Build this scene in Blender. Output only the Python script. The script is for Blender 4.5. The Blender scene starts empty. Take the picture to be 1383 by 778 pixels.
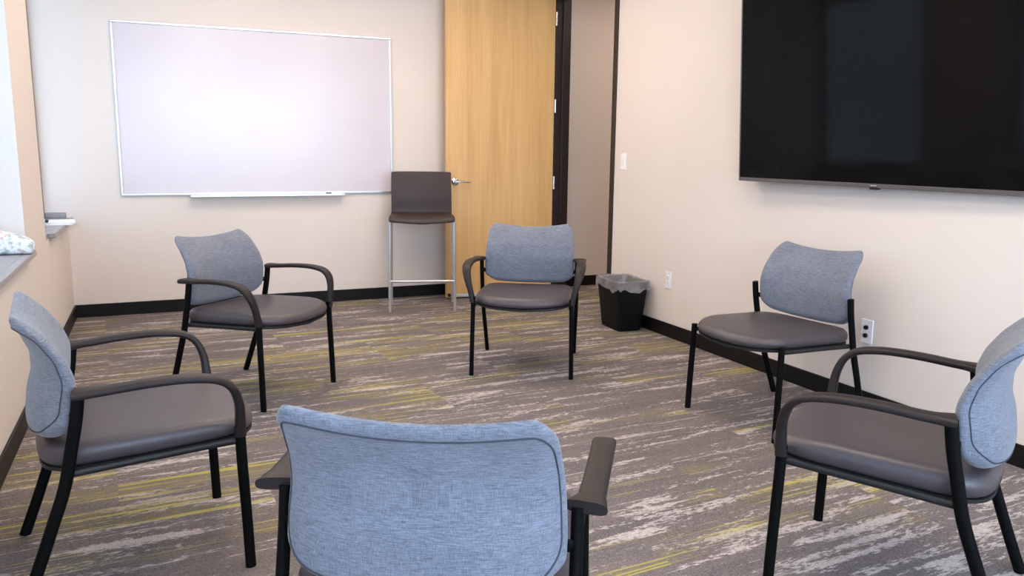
import bpy, bmesh, math, random
from mathutils import Vector, Matrix
random.seed(7)
scene = bpy.context.scene
COL = scene.collection
PI = math.pi

# ------------------------------------------------------------------ dimensions
XL, XR, YB, YR = -0.597, 3.155, 6.597, -1.75      # left, right, back, rear wall faces
ZC = 2.75
CAM_H = 1.25

# ------------------------------------------------------------------ helpers
def link(o, parent=None):
    COL.objects.link(o)
    if parent is not None:
        o.parent = parent
    return o

def obj(name, bm, mat, parent=None, smooth=True, sub=0, bevel=0.0, angle=None):
    bmesh.ops.recalc_face_normals(bm, faces=bm.faces)
    me = bpy.data.meshes.new(name)
    bm.to_mesh(me); bm.free()
    me.materials.append(mat)
    for p in me.polygons:
        p.use_smooth = smooth
    o = bpy.data.objects.new(name, me)
    link(o, parent)
    if bevel > 0:
        m = o.modifiers.new('bevel', 'BEVEL'); m.width = bevel; m.segments = 3
        m.limit_method = 'ANGLE'; m.angle_limit = math.radians(40)
        m.harden_normals = False
    if sub:
        m = o.modifiers.new('subdivision', 'SUBSURF'); m.levels = sub; m.render_levels = sub
    if smooth and not sub:
        try:
            me.set_sharp_from_angle(angle=math.radians(35 if angle is None else angle))
        except Exception:
            pass
    return o

def thing(name, label, cat, loc=(0, 0, 0), rz=0.0, group=None):
    o = bpy.data.objects.new(name, None)
    o.empty_display_size = 0.1
    COL.objects.link(o)
    o.location = loc; o.rotation_euler = (0, 0, rz)
    return tag(o, label, cat, group)

def tag(o, label, cat, group=None):
    o['label'] = label; o['category'] = cat
    if group: o['group'] = group
    return o

def struct(name, bm, mat, parent=None, **k):
    o = obj(name, bm, mat, parent, **k)
    o['kind'] = 'structure'
    return o

def box(bm, x0, x1, y0, y1, z0, z1):
    v = [bm.verts.new(p) for p in ((x0,y0,z0),(x1,y0,z0),(x1,y1,z0),(x0,y1,z0),(x0,y0,z1),(x1,y0,z1),(x1,y1,z1),(x0,y1,z1))]
    for f in ((0,3,2,1),(4,5,6,7),(0,1,5,4),(1,2,6,5),(2,3,7,6),(3,0,4,7)):
        bm.faces.new([v[i] for i in f])
    return v

def boxes(*bs):
    bm = bmesh.new()
    for b in bs: box(bm, *b)
    return bm

def catmull(pts, n=6):
    P = [Vector(p) for p in pts]
    out = []
    for i in range(len(P) - 1):
        a = P[i-1] if i > 0 else P[i]*2 - P[i+1]
        b, c = P[i], P[i+1]
        d = P[i+2] if i + 2 < len(P) else P[i+1]*2 - P[i]
        for k in range(n):
            t = k / n
            out.append(0.5*((2*b) + (c-a)*t + (2*a-5*b+4*c-d)*t*t + (3*b-a-3*c+d)*t**3))
    out.append(P[-1])
    return out

def sweep(bm, pts, size, ref=(1, 0, 0), seg=14, power=2.0):
    """closed tube through pts; size(i/(n-1)) gives half width along ref and half thickness across it"""
    n = len(pts); rings = []
    pts = [Vector(p) for p in pts]
    for i, p in enumerate(pts):
        t = (pts[min(i+1, n-1)] - pts[max(i-1, 0)]).normalized()
        r = Vector(ref); r = (r - t*r.dot(t)).normalized()
        q = t.cross(r)
        w, h = size(i/(n-1)) if callable(size) else size
        ring = []
        for k in range(seg):
            a = 2*PI*k/seg
            c, s = math.cos(a), math.sin(a)
            c = math.copysign(abs(c)**(2/power), c); s = math.copysign(abs(s)**(2/power), s)
            ring.append(bm.verts.new(p + r*(w*c) + q*(h*s)))
        rings.append(ring)
    for a, b in zip(rings, rings[1:]):
        for k in range(seg):
            bm.faces.new((a[k], a[(k+1) % seg], b[(k+1) % seg], b[k]))
    bm.faces.new(rings[0]); bm.faces.new(rings[-1])
    return bm

def lathe(bm, prof, seg=28, M=Matrix()):
    rings = []
    for r, z in prof:
        rings.append([bm.verts.new(M @ Vector((r*math.cos(2*PI*k/seg), r*math.sin(2*PI*k/seg), z))) for k in range(seg)])
    for a, b in zip(rings, rings[1:]):
        for k in range(seg):
            bm.faces.new((a[k], a[(k+1) % seg], b[(k+1) % seg], b[k]))
    bm.faces.new(rings[0]); bm.faces.new(rings[-1])
    return bm

def interp(x, tab):
    if x <= tab[0][0]: return tab[0][1]
    for (a, fa), (b, fb) in zip(tab, tab[1:]):
        if x <= b:
            t = (x-a)/(b-a); t = t*t*(3-2*t)*0.35 + t*0.65
            return fa + (fb-fa)*t
    return tab[-1][1]

def copy_tree(o, parent=None):
    c = o.copy(); link(c, parent)
    for ch in list(o.children):
        d = copy_tree(ch, c)
        d.matrix_parent_inverse = ch.matrix_parent_inverse.copy()
    return c

# ------------------------------------------------------------------ materials
def s2l(c):
    return tuple(((v/255)/12.92 if v/255 <= .04045 else ((v/255+.055)/1.055)**2.4) for v in c) + (1,)

class NT:
    def __init__(self, name):
        self.m = bpy.data.materials.new(name); self.m.use_nodes = True
        self.t = self.m.node_tree; self.n = self.t.nodes; self.b = self.n['Principled BSDF']
    def add(self, typ, **k):
        nd = self.n.new(typ)
        for a, v in k.items(): setattr(nd, a, v)
        return nd
    def lk(self, a, b): self.t.links.new(a, b)
    def coord(self, kind='Object', scale=(1,1,1), rot=(0,0,0), loc=(0,0,0)):
        tc = self.add('ShaderNodeTexCoord'); mp = self.add('ShaderNodeMapping')
        mp.inputs['Scale'].default_value = scale; mp.inputs['Rotation'].default_value = rot
        mp.inputs['Location'].default_value = loc
        self.lk(tc.outputs[kind], mp.inputs['Vector'])
        return mp.outputs['Vector']
    def noise(self, vec, scale=1, detail=2, rough=.5):
        nd = self.add('ShaderNodeTexNoise')
        nd.inputs['Scale'].default_value = scale; nd.inputs['Detail'].default_value = detail
        nd.inputs['Roughness'].default_value = rough
        self.lk(vec, nd.inputs['Vector'])
        return nd.outputs['Fac']
    def ramp(self, fac, stops, interp='LINEAR'):
        nd = self.add('ShaderNodeValToRGB'); cr = nd.color_ramp; cr.interpolation = interp
        while len(cr.elements) < len(stops): cr.elements.new(.5)
        for e, (p, c) in zip(cr.elements, stops):
            e.position = p; e.color = c if len(c) == 4 else tuple(c) + (1,)
        self.lk(fac, nd.inputs['Fac'])
        return nd.outputs['Color']
    def mask(self, fac, a, b):
        return self.ramp(fac, [(a, (0,0,0)), (b, (1,1,1))])
    def mix(self, f, a, b, mode='MIX'):
        nd = self.add('ShaderNodeMix', data_type='RGBA', blend_type=mode)
        for sock, v in ((nd.inputs['Factor'], f), (nd.inputs['A'], a), (nd.inputs['B'], b)):
            pass
        A = [s for s in nd.inputs if s.name == 'A' and s.type == 'RGBA'][0]
        B = [s for s in nd.inputs if s.name == 'B' and s.type == 'RGBA'][0]
        F = nd.inputs[0]
        for s, v in ((F, f), (A, a), (B, b)):
            if hasattr(v, 'is_linked') or hasattr(v, 'links'): self.lk(v, s)
            else: s.default_value = v
        return [o for o in nd.outputs if o.type == 'RGBA'][0]
    def math(self, op, a, b=None):
        nd = self.add('ShaderNodeMath', operation=op)
        for s, v in zip(nd.inputs, (a, b)):
            if v is None: continue
            if hasattr(v, 'links'): self.lk(v, s)
            else: s.default_value = v
        return nd.outputs[0]
    def bump(self, h, strength=.2, dist=.002):
        nd = self.add('ShaderNodeBump'); nd.inputs['Strength'].default_value = strength
        nd.inputs['Distance'].default_value = dist
        self.lk(h, nd.inputs['Height']); self.lk(nd.outputs['Normal'], self.b.inputs['Normal'])
    def set(self, **k):
        for a, v in k.items():
            s = self.b.inputs[a.replace('_', ' ')]
            if hasattr(v, 'links'): self.lk(v, s)
            else: s.default_value = v
        return self

def plain(name, rgb, rough=.5, metal=0, spec=.5, var=.06, scale=6, bump=0, bscale=400, **k):
    t = NT(name); c = s2l(rgb)
    v = t.coord('Object')
    f = t.noise(v, scale, 3)
    lo = tuple(x*(1-var) for x in c[:3]) + (1,); hi = tuple(min(1, x*(1+var)) for x in c[:3]) + (1,)
    t.set(Base_Color=t.ramp(f, [(.3, lo), (.7, hi)]), Roughness=rough, Metallic=metal)
    t.set(**{'Specular_IOR_Level': spec}); t.set(**k)
    if bump: t.bump(t.noise(v, bscale, 2), bump, .001)
    return t.m

def wall_mat(name, rgb):
    t = NT(name); c = s2l(rgb); v = t.coord('Object')
    f = t.noise(v, 1.2, 3)
    t.set(Base_Color=t.ramp(f, [(.3, tuple(x*.975 for x in c[:3])), (.7, tuple(min(1, x*1.02) for x in c[:3]))]), Roughness=.62)
    t.set(Specular_IOR_Level=.3)
    t.bump(t.noise(v, 260, 3), .12, .001)
    return t.m

M = {}
M['wall'] = wall_mat('painted_plaster', (224, 213, 204))
M['ceiling'] = wall_mat('ceiling_paint', (235, 232, 226))
M['base'] = plain('black_vinyl_base', (18, 15, 15), .5, spec=.25)
M['frame_black'] = plain('dark_bronze_frame', (34, 24, 21), .42)
M['leg'] = plain('black_powder_coat', (7, 7, 7), .62, spec=.10, bump=.1, bscale=900)
M['arm'] = plain('dark_urethane', (40, 33, 32), .5, spec=.25, bump=.15, bscale=900)
M['pan'] = plain('black_plastic_pan', (16, 16, 17), .55)
M['vinyl'] = plain('charcoal_vinyl', (70, 63, 66), .42, spec=.5, bump=.22, bscale=700, var=.04)
M['seam'] = plain('dark_blue_seam', (58, 62, 72), .8)
M['alu'] = plain('brushed_aluminium', (214, 214, 216), .35, metal=.75)
M['silver'] = plain('silver_tube', (190, 190, 192), .33, metal=.6)
M['chrome'] = plain('satin_chrome', (205, 205, 208), .22, metal=1)
M['shell'] = plain('brown_plastic_shell', (60, 48, 46), .48, spec=.3, bump=.1, bscale=600)
M['white_plastic'] = plain('white_plastic', (238, 236, 238), .35)
M['hole'] = plain('dark_socket', (20, 22, 32), .5)
M['bin'] = plain('black_bin_plastic', (6, 6, 7), .55, spec=.2, bump=.1, bscale=500)
M['sill'] = plain('grey_laminate', (150, 146, 148), .35, scale=60, var=.1)
M['window_frame'] = plain('window_aluminium', (120, 118, 118), .4, metal=.4)
M['tvframe'] = plain('tv_bezel', (104, 98, 96), .35, metal=.5)
M['tvback'] = plain('tv_back', (22, 22, 23), .5)
M['marker_black'] = plain('marker_cap', (26, 24, 28), .4)
M['paper'] = plain('white_paper', (240, 238, 236), .7)
M['concrete'] = plain('exterior_ground', (150, 150, 148), .9)

t = NT('whiteboard_enamel'); v = t.coord('Object')
t.set(Base_Color=t.ramp(t.noise(v, 1.5, 3), [(.3, s2l((206, 197, 202))), (.7, s2l((212, 204, 208)))]), Roughness=.27)
t.set(Specular_IOR_Level=.7); M['board'] = t.m

t = NT('tv_glass'); v = t.coord('Object')
t.set(Base_Color=t.ramp(t.noise(v, 3, 2), [(.3, (.003,.003,.003)), (.7, (.005,.0045,.0045))]), Roughness=.07)
t.set(Specular_IOR_Level=.08); M['screen'] = t.m

# upholstery: woven two-way slubs
def fabric(name, dark, light):
    t = NT(name)
    h = t.noise(t.coord('Object', (45, 45, 620)), 1, 3, .6)
    w = t.noise(t.coord('Object', (620, 620, 45)), 1, 3, .6)
    f = t.math('ADD', t.math('MULTIPLY', h, .58), t.math('MULTIPLY', w, .42))
    big = t.noise(t.coord('Object'), 9, 2)
    f2 = t.math('ADD', f, t.math('MULTIPLY', t.math('SUBTRACT', big, .5), .12))
    t.set(Base_Color=t.ramp(f2, [(.36, s2l(dark)), (.64, s2l(light))]), Roughness=.85)
    t.set(Specular_IOR_Level=.2)
    t.set(Sheen_Weight=.25, Sheen_Roughness=.5)
    t.bump(f, .35, .0015)
    return t.m
M['fabric'] = fabric('blue_grey_weave', (84, 88, 99), (134, 138, 150))

# maple door veneer
t = NT('maple_veneer')
g1 = t.noise(t.coord('Object', (5.5, 5.5, .35)), 1.6, 4, .6)
g2 = t.noise(t.coord('Object', (60, 60, 1.2)), 1.5, 3, .6)
c = t.ramp(g1, [(.3, s2l((206, 158, 96))), (.5, s2l((222, 178, 114))), (.72, s2l((234, 192, 130)))])
c = t.mix(.35, c, t.ramp(g2, [(.3, s2l((202, 154, 92))), (.7, s2l((236, 196, 134)))]))
c = t.mix(1.0, c, (.88, .86, .84, 1), 'MULTIPLY')
t.set(Base_Color=c, Roughness=.42); M['door'] = t.m

# carpet planks: taupe pile, ragged pale streaks, thin yellow-green lines
t = NT('striped_carpet')
tc = t.add('ShaderNodeTexCoord')
mp = t.add('ShaderNodeMapping'); mp.inputs['Rotation'].default_value = (0, 0, math.radians(-3.5))
t.lk(tc.outputs['Object'], mp.inputs['Vector'])
sep = t.add('ShaderNodeSeparateXYZ'); t.lk(mp.outputs['Vector'], sep.inputs[0])
row = t.math('FLOOR', t.math('MULTIPLY', sep.outputs['Y'], 1/.5))
colx = t.math('FLOOR', t.math('ADD', sep.outputs['X'], t.math('MULTIPLY', row, .5)))
cmb = t.add('ShaderNodeCombineXYZ'); t.lk(row, cmb.inputs['X']); t.lk(colx, cmb.inputs['Y'])
wn = t.add('ShaderNodeTexWhiteNoise', noise_dimensions='2D'); t.lk(cmb.outputs[0], wn.inputs['Vector'])
offx = t.math('ADD', sep.outputs['X'], t.math('MULTIPLY', wn.outputs['Value'], 9))
offy = t.math('ADD', sep.outputs['Y'], t.math('MULTIPLY', wn.outputs['Value'], 3))
cv = t.add('ShaderNodeCombineXYZ'); t.lk(offx, cv.inputs['X']); t.lk(offy, cv.inputs['Y'])
def cn(sx, sy, off, detail, rough=.55):
    m2 = t.add('ShaderNodeMapping'); m2.inputs['Scale'].default_value = (sx, sy, 1)
    m2.inputs['Location'].default_value = (off, off*1.7, off*.3)
    t.lk(cv.outputs[0], m2.inputs['Vector'])
    return t.noise(m2.outputs['Vector'], 1, detail, rough)
tuft = cn(170, 170, 1.0, 2)
ragged = cn(34, 110, 4.2, 3, .7)
streak = cn(2.0, 17, 7.7, 3, .6)
thin = cn(1.4, 60, 13.1, 2)
fade = cn(1.3, 5, 21.4, 2)
yel = cn(1.0, 85, 31.9, 1.5)
yzone = cn(.8, 5.5, 44.0, 2)
drk = cn(1.1, 9, 57.0, 3)
base = t.ramp(drk, [(.28, s2l((88, 82, 85))), (.5, s2l((110, 102, 101))), (.72, s2l((126, 115, 109)))])
base = t.mix(.55, base, t.ramp(tuft, [(.3, s2l((78, 72, 74))), (.7, s2l((142, 131, 127)))]))
sm = t.math('ADD', t.math('MULTIPLY', streak, .66), t.math('MULTIPLY', ragged, .37))
sm = t.mask(sm, .557, .607)
tm = t.mask(t.math('ADD', t.math('MULTIPLY', thin, .75), t.math('MULTIPLY', ragged, .25)), .585, .625)
tm = t.math('MULTIPLY', tm, t.mask(fade, .45, .58))
allm = t.math('MAXIMUM', sm, tm)
pale = t.ramp(tuft, [(.3, s2l((156, 146, 142))), (.7, s2l((200, 189, 184)))])
colr = t.mix(allm, base, pale)
ym = t.math('MULTIPLY', t.mask(yel, .585, .64), t.mask(yzone, .51, .57))
yz = t.math('MULTIPLY', t.math('MULTIPLY', t.mask(yzone, .53, .62), t.mask(ragged, .36, .60)), .45)
colr = t.mix(yz, colr, s2l((142, 130, 72)))
colr = t.mix(t.math('MULTIPLY', ym, .85), colr, s2l((180, 168, 82)))
t.set(Base_Color=colr, Roughness=.95); t.set(Specular_IOR_Level=.1)
t.bump(tuft, .5, .003)
M['carpet'] = t.m

# thin glass
def glass(name, tint, gloss):
    m = bpy.data.materials.new(name); m.use_nodes = True
    n = m.node_tree.nodes; l = m.node_tree.links
    n.remove(n['Principled BSDF'])
    tr = n.new('ShaderNodeBsdfTransparent'); tr.inputs['Color'].default_value = tint
    gl = n.new('ShaderNodeBsdfGlossy'); gl.inputs['Roughness'].default_value = .02
    mx = n.new('ShaderNodeMixShader'); mx.inputs['Fac'].default_value = gloss
    l.new(tr.outputs[0], mx.inputs[1]); l.new(gl.outputs[0], mx.inputs[2])
    l.new(mx.outputs[0], n['Material Output'].inputs['Surface'])
    return m
M['glass'] = glass('clear_window_glass', (.96, .98, 1, 1), .05)
M['glass_dimming'] = glass('dimming_window_glass', (.34, .345, .35, 1), .05)  # dark tint added to cut the daylight from the left windows

# clear bin liner: see-through film with milky folds
m = bpy.data.materials.new('clear_liner_film'); m.use_nodes = True
n = m.node_tree.nodes; l = m.node_tree.links
pb = n['Principled BSDF']; pb.inputs['Base Color'].default_value = s2l((190, 186, 186)); pb.inputs['Roughness'].default_value = .25
tr = n.new('ShaderNodeBsdfTransparent'); tr.inputs['Color'].default_value = (.9, .9, .9, 1)
mx = n.new('ShaderNodeMixShader'); tcn = n.new('ShaderNodeTexCoord'); nz = n.new('ShaderNodeTexNoise')
nz.inputs['Scale'].default_value = 14; nz.inputs['Detail'].default_value = 1
cr = n.new('ShaderNodeValToRGB'); cr.color_ramp.elements[0].position = .3; cr.color_ramp.elements[0].color = (.30,.30,.30,1)
cr.color_ramp.elements[1].position = .75; cr.color_ramp.elements[1].color = (.52,.52,.52,1)
l.new(tcn.outputs['Object'], nz.inputs['Vector']); l.new(nz.outputs['Fac'], cr.inputs['Fac'])
l.new(cr.outputs['Color'], mx.inputs['Fac']); l.new(tr.outputs[0], mx.inputs[1]); l.new(pb.outputs[0], mx.inputs[2])
l.new(mx.outputs[0], n['Material Output'].inputs['Surface'])
M['liner'] = m

# printed soft pack
t = NT('printed_pack')
f = t.noise(t.coord('Object', (34, 34, 40)), 1, 2)
hue = t.noise(t.coord('Object', (11, 11, 13), loc=(3, 1, 2)), 1, 1)
c = t.ramp(hue, [(.48, s2l((84, 112, 165))), (.57, s2l((150, 172, 140))), (.68, s2l((205, 160, 156)))])
c = t.mix(t.math('MULTIPLY', t.mask(f, .50, .60), .8), s2l((232, 232, 236)), c)
t.set(Base_Color=c, Roughness=.4); M['pack'] = t.m

def emit(name, rgb, strength):
    m = bpy.data.materials.new(name); m.use_nodes = True
    b = m.node_tree.nodes['Principled BSDF']
    b.inputs['Base Color'].default_value = (.9, .9, .9, 1)
    b.inputs['Emission Color'].default_value = tuple(rgb) + (1,); b.inputs['Emission Strength'].default_value = strength
    return m
M['lamp'] = emit('lamp_diffuser', (1, .82, .65), 11.5)
M['corridor_fill'] = emit('corridor_fill_emitter', (1, .82, .68), 5.5)
M['lamp_spot'] = emit('downlight_diffuser', (1, .80, .60), 120.0)

# ------------------------------------------------------------------ room shell
TH = .22
struct('floor', boxes((XL-TH, 5.2, YR-TH, 8.2, -.1, 0)), M['carpet'], smooth=False)
struct('ceiling', boxes((XL-TH, 5.2, YR-TH, 8.2, ZC, ZC+.1)), M['ceiling'], smooth=False)
# back wall runs on past the doorway as the end wall of the corridor
struct('wall_back', boxes((XL-TH, 5.2, YB, YB+.15, 0, ZC)), M['wall'], smooth=False)
OY0, OY1, OZ = 5.345, 6.295, 2.50                   # door opening in the right wall
struct('wall_right', boxes((XR, XR+.12, YR-TH, OY0-.045, 0, ZC), (XR, XR+.12, OY1+.045, YB, 0, ZC),
                           (XR, XR+.12, OY0-.045, OY1+.045, OZ+.045, ZC)), M['wall'], smooth=False)
struct('wall_corridor', boxes((4.95, 5.07, 3.2, YB, 0, ZC), (XR+.12, 4.95, 3.2, 3.32, 0, ZC)), M['wall'], smooth=False)
SZ, HZ = .736, 2.42                                  # sill top, window head
LW = [(5.30, YB), (2.45, 4.53), (-.35, 1.75)]        # windows in the left wall
bm = bmesh.new()
box(bm, XL-TH, XL, YR-TH, YB, 0, SZ-.028)
box(bm, XL-TH, XL, YR-TH, YB, HZ, ZC)
for a, b in ((4.53, 5.30), (1.75, 2.45), (YR-TH, -.35)):
    box(bm, XL-TH, XL, a, b, SZ-.028, HZ)
struct('wall_left', bm, M['wall'], smooth=False)
RW = [(-.30, 1.15), (1.45, 2.90)]
bm = bmesh.new()
box(bm, XL, XR, YR-TH, YR, 0, SZ-.028); box(bm, XL, XR, YR-TH, YR, HZ, ZC)
for a, b in ((XL, -.30), (1.15, 1.45), (2.90, XR)):
    box(bm, a, b, YR-TH, YR, SZ-.028, HZ)
struct('wall_rear', bm, M['wall'], smooth=False)
# baseboards
BH = .095
struct('baseboard_back', boxes((XL, XR, YB-.011, YB, 0, BH)), M['base'], smooth=True, bevel=.004)
struct('baseboard_left', boxes((XL, XL+.011, YR, YB-.011, 0, BH)), M['base'], bevel=.004)
struct('baseboard_right', boxes((XR-.011, XR, YR, OY0-.05, 0, BH), (XR-.011, XR, OY1+.05, YB-.011, 0, BH)), M['base'], bevel=.004)
struct('baseboard_rear', boxes((XL+.011, XR-.011, YR, YR+.011, 0, BH)), M['base'], bevel=.004)
struct('baseboard_corridor', boxes((XR+.12, 4.95, YB-.011, YB, 0, BH)), M['base'], bevel=.004)
# door frame: far jamb, near jamb, head
X0, X1 = XR-.012, XR+.132
struct('trim_1', boxes((X0, X1, OY1, OY1+.05, 0, OZ+.05), (XR+.05, XR+.065, OY1-.015, OY1, 0, OZ)), M['frame_black'], bevel=.003)
struct('trim_2', boxes((X0, X1, OY0-.05, OY0, 0, OZ+.05), (XR+.05, XR+.065, OY0, OY0+.015, 0, OZ)), M['frame_black'], bevel=.003)
struct('trim_3', boxes((X0, X1, OY0, OY1, OZ, OZ+.05)), M['frame_black'], bevel=.003)

# windows: frame (structure) > pane, sill
def window(i, side, a, b):
    d = TH - .05
    f = bmesh.new(); p = bmesh.new(); s = bmesh.new()
    mid = (a+b)/2
    fr = .04
    bars = [(a, b, SZ, SZ+fr), (a, b, HZ-fr, HZ), (a, a+fr, SZ+fr, HZ-fr), (b-fr, b, SZ+fr, HZ-fr)] + ([(mid-.02, mid+.02, SZ+fr, HZ-fr)] if side == 'rear' else [])
    ga, gb = a+fr, b-fr
    oh = .036
    if side == 'left':
        x = XL - d
        for u0, u1, z0, z1 in bars: box(f, x-.03, x+.03, u0, u1, z0, z1)
        box(p, x-.004, x+.004, ga, gb, SZ+fr, HZ-fr)
        box(s, XL-TH, XL, a, b, SZ-.028, SZ); box(s, XL, XL+oh, a+(.12 if b > 5 else 0), b+(.05 if b < 5 else 0), SZ-.028, SZ)
        if b < 5: pass
        else: box(s, XL-TH+.08, XL-.005, b-.012, b, SZ, SZ+.038)     # end splash against the back wall
    else:
        y = YR - d
        for u0, u1, z0, z1 in bars: box(f, u0, u1, y-.03, y+.03, z0, z1)
        box(p, ga, gb, y-.004, y+.004, SZ+fr, HZ-fr)
        box(s, a, b, YR-TH, YR+oh, SZ-.028, SZ)
    w = struct('window_%d' % i, f, M['window_frame'], bevel=.003)
    obj('glass_pane', p, M['glass_dimming' if side == 'left' else 'glass'], w, smooth=False)
    obj('window_sill', s, M['sill'], w, bevel=.004)
for i, (a, b) in enumerate(LW): window(i+1, 'left', a, b)
for i, (a, b) in enumerate(RW): window(i+4, 'rear', a, b)

# ------------------------------------------------------------------ door leaf, opened into the room
dr = struct('door_1', boxes((-.948, -.004, 0, .045, .012, OZ-.006)), M['door'], bevel=.002)
dr.location = (3.138, 6.287, 0); dr.rotation_euler = (0, 0, math.radians(-4.9))
def handle_bm():
    bm = bmesh.new()
    R = Matrix.Translation((-.872, 0, .985)) @ Matrix.Rotation(PI/2, 4, 'X')
    lathe(bm, [(.031, 0), (.031, .007), (.026, .011), (.012, .013), (.011, .045), (.009, .048)], M=R)
    pts = catmull([(-.872, -.044, .985), (-.855, -.05, .985), (-.82, -.052, .985), (-.775, -.050, .984), (-.752, -.040, .983)], 5)
    sweep(bm, pts, lambda u: (.0085-.002*u, .0075-.002*u), ref=(0, 0, 1), seg=12)
    return bm
obj('door_handle', handle_bm(), M['chrome'], dr)
for z in (.25, .975, 1.62, 2.33):
    bm = bmesh.new()
    lathe(bm, [(.002, z-.058), (.0085, z-.055), (.0085, z+.055), (.002, z+.058)], seg=14, M=Matrix.Translation((.004, -.006, 0)))
    box(bm, -.003, .014, -.002, .030, z-.05, z+.05)
    obj('hinge', bm, M['chrome'], dr)
obj('door_sweep', boxes((-.9, -.012, -.006, 0, .014, .040)), M['alu'], dr, bevel=.002)
bm = bmesh.new()
lathe(bm, [(.014, 0), (.015, .012), (.012, .024), (.004, .027)], seg=16, M=Matrix.Translation((-.925, 0, .035)) @ Matrix.Rotation(PI/2, 4, 'X'))
obj('rubber_bumper', bm, M['marker_black'], dr)

# ------------------------------------------------------------------ whiteboard
wx0, wx1, wz0, wz1 = -.236, 1.800, .888, 2.128
wb = thing('whiteboard', 'large white dry-erase whiteboard with aluminium frame on the back wall', 'whiteboard', ((wx0+wx1)/2, YB, wz0))
hw, hh = (wx1-wx0)/2, wz1-wz0
fr = .017
obj('board_surface', boxes((-hw+fr*.6, hw-fr*.6, -.014, -.003, fr*.6, hh-fr*.6)), M['board'], wb, smooth=False)
obj('board_frame', boxes((-hw, hw, -.021, -.001, 0, fr), (-hw, hw, -.021, -.001, hh-fr, hh), (-hw, -hw+fr, -.021, -.001, fr, hh-fr), (hw-fr, hw, -.021, -.001, fr, hh-fr)), M['alu'], wb, bevel=.003)
cx = (wx0+wx1)/2
bm = bmesh.new()
ta, tb = .238-cx, 1.385-cx
box(bm, ta, tb, -.072, -.001, -.014, -.009); box(bm, ta, tb, -.075, -.070, -.014, .002)
box(bm, ta-.006, ta, -.075, -.001, -.016, .006); box(bm, tb, tb+.006, -.075, -.001, -.016, .006)
obj('marker_tray', bm, M['alu'], wb, bevel=.0015)
mk = thing('whiteboard_marker', 'white marker with a black cap lying on the whiteboard tray', 'marker', (1.245, YB-.045, wz0-.009))
R = Matrix.Rotation(PI/2, 4, 'Y')
obj('barrel', lathe(bmesh.new(), [(.006, .04), (.0085, .042), (.0085, .125), (.006, .128)], 16, Matrix.Translation((0, 0, .0092)) @ R), M['white_plastic'], mk)
obj('cap', lathe(bmesh.new(), [(.007, 0), (.0095, .002), (.0095, .04), (.007, .042)], 16, Matrix.Translation((0, 0, .0098)) @ R), M['marker_black'], mk)

# ------------------------------------------------------------------ television, tilted a little
TVW, TVH = 1.86, .995
tv = thing('mounted_television', 'large black flat screen television mounted on the right wall', 'television', (XR-.072, 3.742-TVW/2, 1.092))
tilt = thing_rot = math.radians(-3.0)
tv.rotation_euler = (0, tilt, math.radians(1.8))
# local: x out of the wall is negative, y along the wall, z up
def pl(*b): return boxes(*b)
obj('screen', pl((-.001, .004, -TVW/2+.008, TVW/2-.008, .020, TVH-.008)), M['screen'], tv, smooth=False)
obj('bezel', pl((-.004, .03, -TVW/2, TVW/2, 0, .020), (-.004, .03, -TVW/2, TVW/2, TVH-.008, TVH), (-.004, .03, -TVW/2, -TVW/2+.008, .02, TVH-.008), (-.004, .03, TVW/2-.008, TVW/2, .02, TVH-.008)), M['tvframe'], tv, bevel=.002)
obj('rear_shell', pl((.0045, .034, -TVW/2+.01, TVW/2-.01, .01, TVH-.01)), M['tvback'], tv, bevel=.006)
bm = bmesh.new(); box(bm, .030, .060, -.30, .30, .10, .22); box(bm, .030, .080, -.30, .30, .22, .55)
obj('wall_bracket', bm, M['leg'], tv, bevel=.003)
bm = boxes((-.006, .02, -.022, .022, -.008, .006))
obj('sensor_tab', bm, M['tvback'], tv, bevel=.003)
bm = boxes((-.0052, -.003, -.016, .016, .007, .013))
obj('logo_badge', bm, M['chrome'], tv, bevel=.0006)

# ------------------------------------------------------------------ wall plates on the right wall
def plate(name, label, cat, y, z, kind, group=None):
    r = thing(name, label, cat, (XR, y, z), 0, group)
    hw, hh, d = .036, .059, .006
    obj('cover_plate', boxes((-d, 0, -hw, hw, -hh, hh)), M['white_plastic'], r, bevel=.0025)
    if kind == 'data':
        for dz in (.020, -.020):
            bm = lathe(bmesh.new(), [(.011, 0), (.011, .010), (.008, .011), (.007, .004), (.0001, .004)], 20, Matrix.Translation((-d, 0, dz)) @ Matrix.Rotation(-PI/2, 4, 'Y'))
            obj('jack', bm, M['hole'], r)
    elif kind == 'outlet':
        for dz in (.0195, -.0195):
            bm = lathe(bmesh.new(), [(.0165, 0), (.0165, .003), (.0155, .0035)], 24, Matrix.Translation((-d+.0005, 0, dz)) @ Matrix.Rotation(-PI/2, 4, 'Y'))
            s = obj('socket', bm, M['white_plastic'], r)
            obj('slot', boxes((-d-.0038, -d-.002, -.0068, -.0048, dz-.001, dz+.008), (-d-.0038, -d-.002, .0048, .0068, dz-.001, dz+.007), (-d-.0038, -d-.002, -.002, .002, dz-.010, dz-.006)), M['hole'], s, smooth=False)
    else:
        for dz in (.020, 0, -.020):
            obj('button', boxes((-d-.004, -d+.001, -.014, .014, dz-.008, dz+.008)), M['white_plastic'], r, bevel=.002)
    return r
plate('light_switch', 'white light switch plate on the wall beside the door frame', 'switch', 5.167, 1.176, 'switch')
plate('power_outlet', 'white power outlet low on the wall to the right of the waste bin', 'outlet', 4.536, .389, 'outlet')
plate('data_outlet', 'white wall plate with two round black jacks behind the armless chair', 'outlet', 2.843, .392, 'data')

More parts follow.
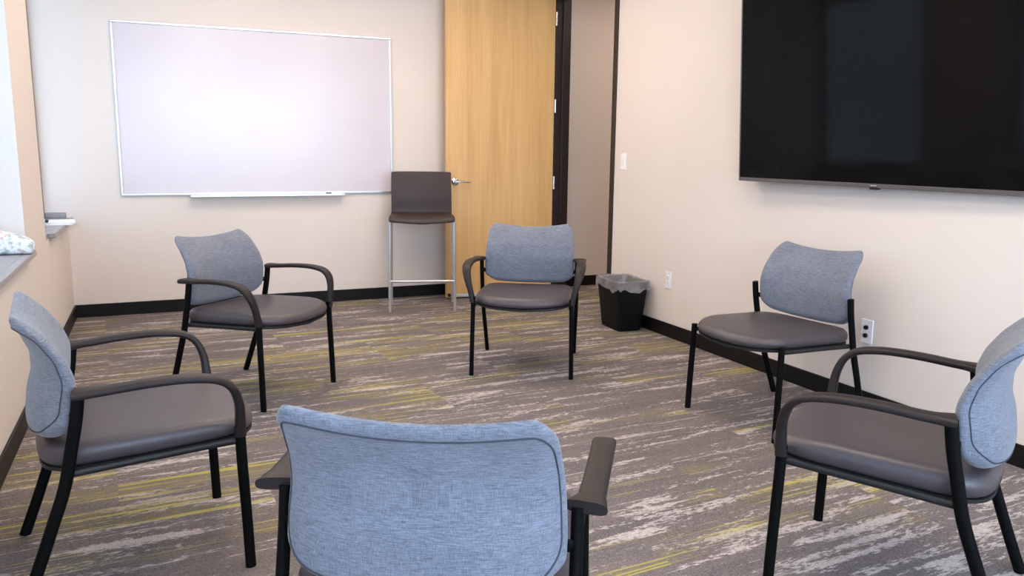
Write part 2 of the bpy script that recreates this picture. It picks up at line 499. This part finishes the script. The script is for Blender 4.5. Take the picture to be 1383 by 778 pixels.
# ------------------------------------------------------------------ guest chairs
SEAT_N = 56
def seat_outline(k, inset=0.0):
    a = 2*PI*k/SEAT_N
    c, s = math.cos(a), math.sin(a)
    p = 7
    x = math.copysign(abs(c)**(2/p), c)*.271
    y = math.copysign(abs(s)**(2/p), s)
    yy = .045 + y*.262
    xx = x
    if y > 0:
        yy += .070*y*(1-(x/.271)**2)
        xx *= 1 - .012*y**3
    else:
        xx *= 1 - .10*abs(y)**3
        yy -= .018*abs(y)*(1-(x/.271)**2)
    v = Vector((xx, yy-.045))
    L = v.length
    v *= (L-inset)/L
    return v.x, v.y+.045
def seat_z(x, y):
    z = .462 + .010*y/.3
    z -= .010*math.exp(-((x/.17)**2 + ((y+.02)/.17)**2))          # dished where one sits
    f = max(0, (y-.12)/.25)
    z -= .030*f*f                                                   # waterfall front
    b = max(0, (-y-.10)/.14)
    z -= .010*b*b
    return z
def seat_under(x, y):
    f = max(0, (y-.14)/.20)
    return .396 + .045*y - .016*f*f*(1-(x/.30)**2)
def seat_bm():
    bm = bmesh.new(); rings = []
    def ring(inset, zf):
        r = []
        for k in range(SEAT_N):
            x, y = seat_outline(k, inset); r.append(bm.verts.new((x, y, zf(x, y))))
        return r
    for ins in (.20, .14, .09, .055, .030): rings.append(ring(ins, seat_z))
    rings.append(ring(.014, lambda x, y: seat_z(x, y)-.006))
    rings.append(ring(.004, lambda x, y: seat_z(x, y)-.018))
    rings.append(ring(.000, lambda x, y: (seat_z(x, y)+seat_under(x, y))/2))
    rings.append(ring(.003, lambda x, y: seat_under(x, y)+.012))
    rings.append(ring(.012, lambda x, y: seat_under(x, y)+.002))
    rings.append(ring(.035, lambda x, y: seat_under(x, y)))
    for a, b in zip(rings, rings[1:]):
        for k in range(SEAT_N): bm.faces.new((a[k], a[(k+1) % SEAT_N], b[(k+1) % SEAT_N], b[k]))
    bm.faces.new(rings[-1])
    c = bm.verts.new((0, .045, seat_z(0, .045)))
    for k in range(SEAT_N): bm.faces.new((rings[0][k], rings[0][(k+1) % SEAT_N], c))
    return bm
def pan_bm():
    bm = bmesh.new(); rings = []
    for ins, zo in ((.03, .004), (.006, .002), (.006, -.008), (.02, -.014), (.08, -.018)):
        r = []
        for k in range(SEAT_N):
            x, y = seat_outline(k, ins); r.append(bm.verts.new((x, y, seat_under(x, y)+zo)))
        rings.append(r)
    for a, b in zip(rings, rings[1:]):
        for k in range(SEAT_N): bm.faces.new((a[k], a[(k+1) % SEAT_N], b[(k+1) % SEAT_N], b[k]))
    bm.faces.new(rings[0]); bm.faces.new(rings[-1])
    # side rails tying front and rear legs
    for s in (-1, 1):
        sweep(bm, [(s*.266, .285, .399), (s*.268, .05, .390), (s*.272, -.160, .381)], (.011, .010), power=3)
    return bm

YF = [(.43,-.166),(.50,-.157),(.56,-.150),(.62,-.150),(.68,-.166),(.74,-.198),(.79,-.234),(.83,-.264)]
WR = [(.43,.018),(.55,.032),(.64,.040),(.72,.034),(.80,.018),(.85,.010)]
TK = [(.43,.080),(.50,.094),(.56,.094),(.62,.078),(.68,.062),(.75,.050),(.85,.042)]
def back_half(z): return interp(z, [(.44,.262),(.56,.264),(.66,.258),(.76,.250),(.84,.242)])
def zb(u): return .460 + .022*abs(u)**2.6 + .030*max(0, (abs(u)-.74)/.26)**2.2
def zt(u): return .786 + .026*min(abs(u), .9)**2 - .036*max(0, (abs(u)-.88)/.12)**2.3
def back_pt(u, v, layer, grow=0.0):
    """layer 0 = front face, 1 = back face"""
    z = zb(u) + (zt(u)-zb(u))*v
    x = back_half(z)*u
    e = min(1.0, (1-abs(u))/.14, v/.075 if v < .5 else (1-v)/.10)
    e = max(0, e); e = 1-(1-e)**2
    yf = interp(z, YF) + interp(z, WR)*(u*u)
    t = interp(z, TK)
    t = .040 + (t-.040)*(1-.75*abs(u)**4)
    y = yf - t if layer else yf
    y += (1-e)*(.013 if layer else -.013)
    return Vector((x, y + (-grow if layer else grow), z))
def backrest_bm():
    bm = bmesh.new(); NU, NV = 28, 20
    us = [math.sin(PI/2*(-1+2*i/NU))*.35 + (-1+2*i/NU)*.65 for i in range(NU+1)]
    vs = [(.5-.5*math.cos(PI*j/NV))*.35 + (j/NV)*.65 for j in range(NV+1)]
    G = []
    for layer in (0, 1):
        G.append([[bm.verts.new(back_pt(u, v, layer)) for v in vs] for u in us])
        for i in range(NU):
            for j in range(NV):
                bm.faces.new((G[layer][i][j], G[layer][i+1][j], G[layer][i+1][j+1], G[layer][i][j+1]))
    per = [(i, 0) for i in range(NU)] + [(NU, j) for j in range(NV)] + [(i, NV) for i in range(NU, 0, -1)] + [(0, j) for j in range(NV, 0, -1)]
    ctr = Vector((0, 0, .63))
    mids = []
    for i, j in per:
        a, b = G[0][i][j].co, G[1][i][j].co
        m = (a+b)/2
        d = Vector((m.x, 0, m.z-.63)); d.normalize()
        nx = 1 if i in (0, NU) else 0; nz = 1 if j in (0, NV) else 0
        out = Vector((math.copysign(nx, m.x) if nx else 0, 0, (1 if j == NV else -1) if nz else 0)).normalized()
        mids.append(bm.verts.new(m + out*.008))
    n = len(per)
    for k in range(n):
        (i, j), (i2, j2) = per[k], per[(k+1) % n]
        bm.faces.new((G[0][i][j], G[0][i2][j2], mids[(k+1) % n], mids[k]))
        bm.faces.new((mids[k], mids[(k+1) % n], G[1][i2][j2], G[1][i][j]))
    return bm
def seam_bm():
    pts = []
    U, B, T = .985, .045, .925
    N = 30
    path = [(-U+2*U*i/N, T) for i in range(N)] + [(U, T-(T-B)*i/N) for i in range(N)] + [(U-2*U*i/N, B) for i in range(N)] + [(-U, B+(T-B)*i/N) for i in range(N)]
    # round the corners
    for _ in range(9):
        path = [tuple((path[k-1][c] + 2*path[k][c] + path[(k+1) % len(path)][c])/4 for c in (0, 1)) for k in range(len(path))]
    for u, v in path: pts.append(back_pt(u, v, 1, .0))
    bm = bmesh.new(); seg = 8; rings = []
    n = len(pts)
    for k in range(n):
        t = (pts[(k+1) % n]-pts[k-1]).normalized()
        r = Vector((0, 1, 0)); r = (r-t*r.dot(t)).normalized(); q = t.cross(r)
        rings.append([bm.verts.new(pts[k] + r*(  .0019*math.cos(2*PI*a/seg)) + q*(.0019*math.sin(2*PI*a/seg))) for a in range(seg)])
    for k in range(n):
        a, b = rings[k], rings[(k+1) % n]
        for s in range(seg): bm.faces.new((a[s], a[(s+1) % seg], b[(s+1) % seg], b[s]))
    return bm

def front_leg_bm(s, armless):
    top = .425 if armless else .445
    pts = catmull([(s*.279, .302, 0), (s*.277, .298, .15), (s*.274, .292, .32), (s*.272, .289, top)], 5)
    bm = sweep(bmesh.new(), pts, (.0125, .0155))
    return bm
def rear_leg_bm(s):
    top = .603
    pts = catmull([(s*.274, -.295, 0), (s*.277, -.250, .118), (s*.282, -.206, .24), (s*.285, -.168, .35), (s*.285, -.146, .45), (s*.285, -.129, .53), (s*.285, -.119, top)], 5)
    return sweep(bmesh.new(), pts, (.0125, .0165))
def arm_bm(s):
    P = [(.276, .290, .415), (.284, .290, .465), (.300, .285, .525), (.312, .266, .573), (.317, .232, .601), (.318, .185, .613), (.317, .120, .618),
         (.314, .03, .616), (.310, -.05, .610), (.307, -.094, .608), (.300, -.130, .607)]
    pts = catmull([(s*a, b, c) for a, b, c in P], 5)
    def size(u):
        w = interp(u, [(0, .0135), (.14, .0155), (.3, .023), (.45, .027), (.7, .026), (.88, .027), (.95, .036), (1, .041)])
        h = interp(u, [(0, .0165), (.2, .013), (.4, .011), (.8, .011), (1, .0125)])
        return w, h
    return sweep(bmesh.new(), pts, size, seg=20, power=3.2)
def bracket_bm(s):
    return sweep(bmesh.new(), catmull([(s*.284, -.136, .535), (s*.270, -.140, .535), (s*.235, -.146, .54)], 4), (.004, .012), ref=(0, 1, 0), seg=10, power=4)

ARMED = [obj('seat', seat_bm(), M['vinyl'], sub=1), obj('seat_pan', pan_bm(), M['pan']), obj('backrest', backrest_bm(), M['fabric'], sub=1)]
seam = obj('seam', seam_bm(), M['seam'], ARMED[2])
for s in (-1, 1):
    ARMED.append(obj('back_bracket', bracket_bm(s), M['leg']))
for s in (-1, 1):
    ARMED.append(obj('leg', rear_leg_bm(s), M['leg']))
COMMON = len(ARMED)
ALEG = [obj('leg', front_leg_bm(s, False), M['leg']) for s in (-1, 1)] + [obj('armrest', arm_bm(s), M['arm']) for s in (-1, 1)]
PLEG = [obj('leg', front_leg_bm(s, True), M['leg']) for s in (-1, 1)]

CH = [  # centre x, y, facing angle, arms, label
 (.409, 4.286, -137.1, True, 'blue-grey armchair in front of the whiteboard, its back to the left corner'),
 (1.955, 4.232, 150.0, True, 'blue-grey armchair in front of the wooden door, beside the bar stool'),
 (2.683, 2.928, 96.1, False, 'armless blue-grey chair with black legs against the right wall below the television'),
 (1.950, 1.566, 31.5, True, 'blue-grey armchair in the right foreground, its back to the television wall'),
 (-.133, 2.634, -83.8, True, 'blue-grey armchair seen side-on along the left wall below the window sill'),
 (.503, 1.485, -32.6, True, 'blue-grey armchair in the front seen from behind, closest of the circle'),
]
used = set()
for x, y, deg, arms, label in CH:
    r = thing('guest_chair', label, 'chair', (x, y, 0), math.radians(deg), 'guest chairs set in a circle')
    for src in ARMED + (ALEG if arms else PLEG):
        if src.name not in used:
            used.add(src.name); src.parent = r
        else:
            copy_tree(src, r)

# ------------------------------------------------------------------ bar stool
st = thing('bar_stool', 'brown plastic bar stool with silver legs between the whiteboard and the door', 'stool', (1.905, 6.118, 0), math.radians(163))
SHW = .243
def shell(prof, hwf, thick, wave, parent, name, bend):
    """ribbon across x following prof (y, z), thick behind it"""
    bm = bmesh.new(); NX = 18; L = []
    n = len(prof)
    for lay in (0, 1):
        g = []
        for i in range(n):
            y, z = prof[i]
            a = Vector(prof[max(i-1, 0)]); b = Vector(prof[min(i+1, n-1)])
            d = (b-a).normalized(); nn = Vector((-d.y, d.x))
            if lay: y, z = y+nn.x*thick, z+nn.y*thick
            row = []
            for j in range(NX+1):
                u = -1+2*j/NX
                dy, dz = bend(u, i/(n-1))
                row.append(bm.verts.new((u*hwf(i/(n-1), u), y+dy, z+dz)))
            g.append(row)
        L.append(g)
        for i in range(n-1):
            for j in range(NX): bm.faces.new((g[i][j], g[i][j+1], g[i+1][j+1], g[i+1][j]))
    for i in range(n-1):
        for j in (0, NX): bm.faces.new((L[0][i][j], L[0][i+1][j], L[1][i+1][j], L[1][i][j]))
    for j in range(NX):
        for i in (0, n-1): bm.faces.new((L[0][i][j], L[0][i][j+1], L[1][i][j+1], L[1][i][j]))
    return obj(name, bm, M['shell'], parent, sub=1)
seatp = [(p.x, p.y) for p in [Vector((q[0], q[1])) for q in [(.222, .690), (.218, .712), (.200, .722), (.15, .724), (.05, .718), (-.05, .714), (-.14, .720), (-.175, .735)]]]
shell(seatp, lambda t, u: .254-.010*t, -.016, 0, st, 'seat', lambda u, t: (-.010*u*u*(1-t), .008*u*u-.012*(1-t)*(1-abs(u))**1*.8))
backp = [(-.172, .728), (-.182, .765), (-.178, .82), (-.180, .88), (-.190, .95), (-.203, 1.02), (-.212, 1.066), (-.213, 1.072)]
shell(backp, lambda t, u: .243-.004*t, .012, 0, st, 'backrest', lambda u, t: (.030*u*u, -.004*abs(u)**8*t))
for sx in (-1, 1):
    for sy in (1, -1):
        yt, yb_ = (.185, .205) if sy > 0 else (-.165, -.212)
        top = .708 if sy > 0 else .712
        pts = [(sx*.252, yb_, 0), (sx*.250, yb_*.75+yt*.25, .2), (sx*.244, yt, top)]
        bm = sweep(bmesh.new(), catmull(pts, 5), (.0115, .0115), seg=16)
        lg = obj('leg', bm, M['silver'], st)
ring = [(-.252, .200, .240), (.252, .200, .240)]
bm = sweep(bmesh.new(), ring, (.0105, .0105), ref=(0, 0, 1), seg=14)
obj('footrest', bm, M['silver'], st)
for s in (-1, 1):
    bm = sweep(bmesh.new(), [(s*.250, .200, .240), (s*.250, -.195, .240)], (.009, .009), ref=(0, 0, 1), seg=12)
    obj('side_stretcher', bm, M['silver'], st)
bm = boxes((-.236, .236, -.16, .18, .690, .704))
obj('seat_support', bm, M['silver'], st, bevel=.004)

# ------------------------------------------------------------------ waste bin and liner
def rrect(hx, hy, r, n=6):
    out = []
    for cx_, cy_, a0 in ((hx-r, hy-r, 0), (-hx+r, hy-r, PI/2), (-hx+r, -hy+r, PI), (hx-r, -hy+r, 1.5*PI)):
        for k in range(n+1):
            a = a0 + PI/2*k/n
            out.append((cx_+r*math.cos(a), cy_+r*math.sin(a)))
    return out
def subdiv(poly, m=3):
    o = []
    for k in range(len(poly)):
        a, b = poly[k], poly[(k+1) % len(poly)]
        d = math.hypot(b[0]-a[0], b[1]-a[1]); mm = max(1, int(d/.015))
        for i in range(mm): o.append((a[0]+(b[0]-a[0])*i/mm, a[1]+(b[1]-a[1])*i/mm))
    return o
def rings_bm(rings, cap0=False, cap1=False):
    bm = bmesh.new(); R = [[bm.verts.new(p) for p in r] for r in rings]
    n = len(R[0])
    for a, b in zip(R, R[1:]):
        for k in range(n): bm.faces.new((a[k], a[(k+1) % n], b[(k+1) % n], b[k]))
    if cap0: bm.faces.new(R[0])
    if cap1: bm.faces.new(R[-1])
    return bm
BINL = (3.006, 4.888, 0); BINR = math.radians(-3)
bn = thing('waste_bin', 'black plastic waste bin on the carpet beside the door frame', 'bin', BINL, BINR)
def br(f, z, inset=0.0):
    hx, hy = .092+.030*f-inset, .140+.034*f-inset
    return [(x, y, z) for x, y in rrect(hx, hy, .028)]
HB = .355
obj('body', rings_bm([br(0, .0, .006), br(0, .006), br(.5, HB/2), br(.96, HB-.016), br(.96, HB-.016, -.006), br(1, HB-.004, -.006), br(1, HB, -.002), br(1, HB-.003, .004), br(.5, HB/2, .004), br(0, .008, .004)], True, True), M['bin'], bn)
ln = bmesh.new()
base = subdiv(rrect(1, 1, .22, 8))
random.seed(11)
ph = [random.uniform(0, 6.28) for _ in range(6)]
def wob(k, n, a):
    q = 2*PI*k/n
    return a*(math.sin(5*q+ph[0]) + .7*math.sin(11*q+ph[1]) + .5*math.sin(19*q+ph[2]))
poly = rrect(.122, .174, .028, 8); poly = subdiv(poly)
n_ = len(poly)
def lring(off, z, amp_xy, amp_z):
    r = []
    for k, (x, y) in enumerate(poly):
        L = math.hypot(x, y); o = off + abs(wob(k, n_, amp_xy))
        r.append((x*(1+o/L), y*(1+o/L), z + wob(k, n_, amp_z)))
    return r
obj_l = rings_bm([lring(.009, HB-.062, .0025, .010), lring(.0105, HB-.040, .002, .004), lring(.0095, HB-.015, .001, .0), lring(.0085, HB+.004, .0006, .0012), lring(.001, HB+.007, .0006, .002),
                  [(x*.965, y*.965, z) for x, y, z in lring(-.004, HB-.004, 0, .001)], [(x*.93, y*.93, z) for x, y, z in lring(-.012, HB-.05, 0, .004)],
                  [(x*.90, y*.90, z) for x, y, z in lring(-.020, HB-.12, 0, .006)], [(x*.80, y*.80, z) for x, y, z in lring(-.03, .06, 0, .006)], [(x*.5, y*.6, .03) for x, y, z in lring(-.03, .05, 0, .0)]], False, True)
lo = obj('bin_liner', obj_l, M['liner'])
lo.location = BINL; lo.rotation_euler = (0, 0, BINR)
tag(lo, 'clear plastic liner folded over the rim of the black waste bin', 'bin liner')

# ------------------------------------------------------------------ things on the window sills
# soft printed pack lying across the near sill
bm = bmesh.new(); N = 14; seg = 20; rings = []
for i in range(N+1):
    t_ = i/N
    x = -.20+.40*t_
    hz = .037 + .055*(1-t_) ; hz *= (1-.25*max(0, (t_-.9)/.1)) ; hy = .055*(1-.08*math.cos(t_*9))
    if t_ < .08: hz *= .6
    r = []
    for k in range(seg):
        a = 2*PI*k/seg; c, s = math.cos(a), math.sin(a)
        c = math.copysign(abs(c)**.55, c); s = math.copysign(abs(s)**.55, s)
        r.append((x, hy*c, hz+hz*s + .002*math.sin(7*t_*6+3*a)*(1 if s > -.5 else 0)))
    rings.append(r)
pk = obj('tissue_pack', rings_bm(rings, True, True), M['pack'], sub=1)
pk.location = (-.745, 4.44, SZ); pk.rotation_euler = (0, 0, math.radians(0))
tag(pk, 'white printed soft pack lying across the near window sill', 'pack')
# leaflets and a pen on the far sill
bm = bmesh.new()
for k in range(5):
    a = math.radians((-4, 3, 8, 1, 5)[k]); z = .004*k
    R = Matrix.Rotation(a, 4, 'Z')
    vs = box(bm, -.115, .15, -.10, .10, z, z+.0039)
    for v in vs: v.co = R @ v.co
pp = obj('leaflet', bm, M['paper'], smooth=False); pp.location = (-.66, 6.08, SZ)
tag(pp, 'white leaflets lying over the edge of the far window sill', 'leaflet')
pn = thing('pen', 'black pen on the white leaflets on the far sill', 'pen', (-.66, 5.985, SZ+.020), math.radians(95))
RX = Matrix.Translation((0, 0, .011)) @ Matrix.Rotation(PI/2, 4, 'Y')
obj('barrel', lathe(bmesh.new(), [(.008, -.06), (.0105, -.058), (.0105, .02), (.008, .022)], 14, RX), M['marker_black'], pn)
obj('tip', lathe(bmesh.new(), [(.008, .022), (.006, .045), (.002, .05)], 14, RX), M['chrome'], pn)

# ------------------------------------------------------------------ ceiling lamps
def troffer(x, y, label, mat='lamp'):
    r = thing('ceiling_light', label, 'ceiling light', (x, y, ZC), 0, 'recessed ceiling light panels')
    hx, hy = .30, .60
    obj('frame', boxes((-hx, hx, -hy, -hy+.025, -.012, -.001), (-hx, hx, hy-.025, hy, -.012, -.001), (-hx, -hx+.025, -hy+.025, hy-.025, -.012, -.001), (hx-.025, hx, -hy+.025, hy-.025, -.012, -.001)), M['white_plastic'], r, bevel=.002)
    obj('diffuser', boxes((-hx+.025, hx-.025, -hy+.025, hy-.025, -.008, -.003)), M[mat], r, smooth=False)
troffer(4.1, 5.5, 'added white framed fill light brightening the corridor beyond the doorway', 'corridor_fill')  # unseen panel, added to brighten the corridor wall
troffer(.55, 5.0, 'white framed light panel in the ceiling nearest the whiteboard')
troffer(1.9, 4.9, 'white framed light panel in the ceiling in front of the door')
troffer(.55, 2.2, 'white framed light panel in the ceiling above the left armchair')
troffer(1.9, 2.2, 'white framed light panel in the ceiling above the circle of chairs')
def downlight(x, y, label):
    r = thing('downlight', label, 'downlight', (x, y, ZC), 0, 'round ceiling downlights')
    obj('trim_ring', lathe(bmesh.new(), [(.062, -.001), (.085, -.001), (.083, -.010), (.062, -.012)], 28), M['white_plastic'], r)
    obj('diffuser', lathe(bmesh.new(), [(.060, -.001), (.060, -.006), (.058, -.007)], 28), M['lamp_spot'], r)
for a, b, l_ in ((2.78, 3.0, 'round downlight in the ceiling above the television'), (2.78, 4.4, 'round downlight in the ceiling above the waste bin'),
                 (1.75, 6.2, 'round downlight in the ceiling above the bar stool')):
    downlight(a, b, l_)

# ------------------------------------------------------------------ daylight
w = bpy.data.worlds.new('overcast_sky'); scene.world = w; w.use_nodes = True
wn_ = w.node_tree.nodes; wl = w.node_tree.links
bg = wn_['Background']; bg.inputs['Strength'].default_value = 16.0
g = wn_.new('ShaderNodeTexCoord'); sp = wn_.new('ShaderNodeSeparateXYZ'); cr = wn_.new('ShaderNodeValToRGB')
wl.new(g.outputs['Generated'], sp.inputs[0])
cr.color_ramp.elements[0].position = .0; cr.color_ramp.elements[0].color = (.62, .79, 1, 1)
cr.color_ramp.elements[1].position = .6; cr.color_ramp.elements[1].color = (.57, .75, 1, 1)
wl.new(sp.outputs['Z'], cr.inputs['Fac']); wl.new(cr.outputs['Color'], bg.inputs['Color'])
def portal(loc, rot, sx, sy):
    L = bpy.data.lights.new('window_portal', 'AREA'); L.shape = 'RECTANGLE'; L.size = sx; L.size_y = sy
    L.cycles.is_portal = True
    o = bpy.data.objects.new('window_portal', L); o.location = loc; o.rotation_euler = rot; COL.objects.link(o)
for a, b in LW: portal((XL-TH-.02, (a+b)/2, (SZ+HZ)/2), (0, -PI/2, 0), HZ-SZ, b-a)
for a, b in RW: portal(((a+b)/2, YR-TH-.02, (SZ+HZ)/2), (PI/2, 0, 0), b-a, HZ-SZ)

# ------------------------------------------------------------------ camera
F_PX, YAW, PITCH, ROLL = 1090.73, .4140, .1694, .0110
cam = bpy.data.cameras.new('camera'); cam.sensor_width = 36; cam.lens = 36*F_PX/1383; cam.clip_start = .02
co = bpy.data.objects.new('camera', cam); COL.objects.link(co)
fw = Vector((math.sin(YAW)*math.cos(PITCH), math.cos(YAW)*math.cos(PITCH), -math.sin(PITCH)))
r0 = Vector((math.cos(YAW), -math.sin(YAW), 0)); u0 = r0.cross(fw)
rv = r0*math.cos(ROLL) + u0*math.sin(ROLL); uv = -r0*math.sin(ROLL) + u0*math.cos(ROLL)
mw = Matrix((rv, uv, -fw)).transposed().to_4x4(); mw.translation = (0, 0, CAM_H)
co.matrix_world = mw
scene.camera = co

vs_ = scene.view_settings
scene.display_settings.display_device = 'sRGB'
vs_.view_transform = 'Standard'; vs_.look = 'None'; vs_.gamma = 1; vs_.use_curve_mapping = False
vs_.exposure = 0.27
scene.cycles.max_bounces = 10
scene.cycles.diffuse_bounces = 6
scene.cycles.transparent_max_bounces = 16
scene.cycles.sample_clamp_indirect = 6
scene.cycles.use_denoising = True
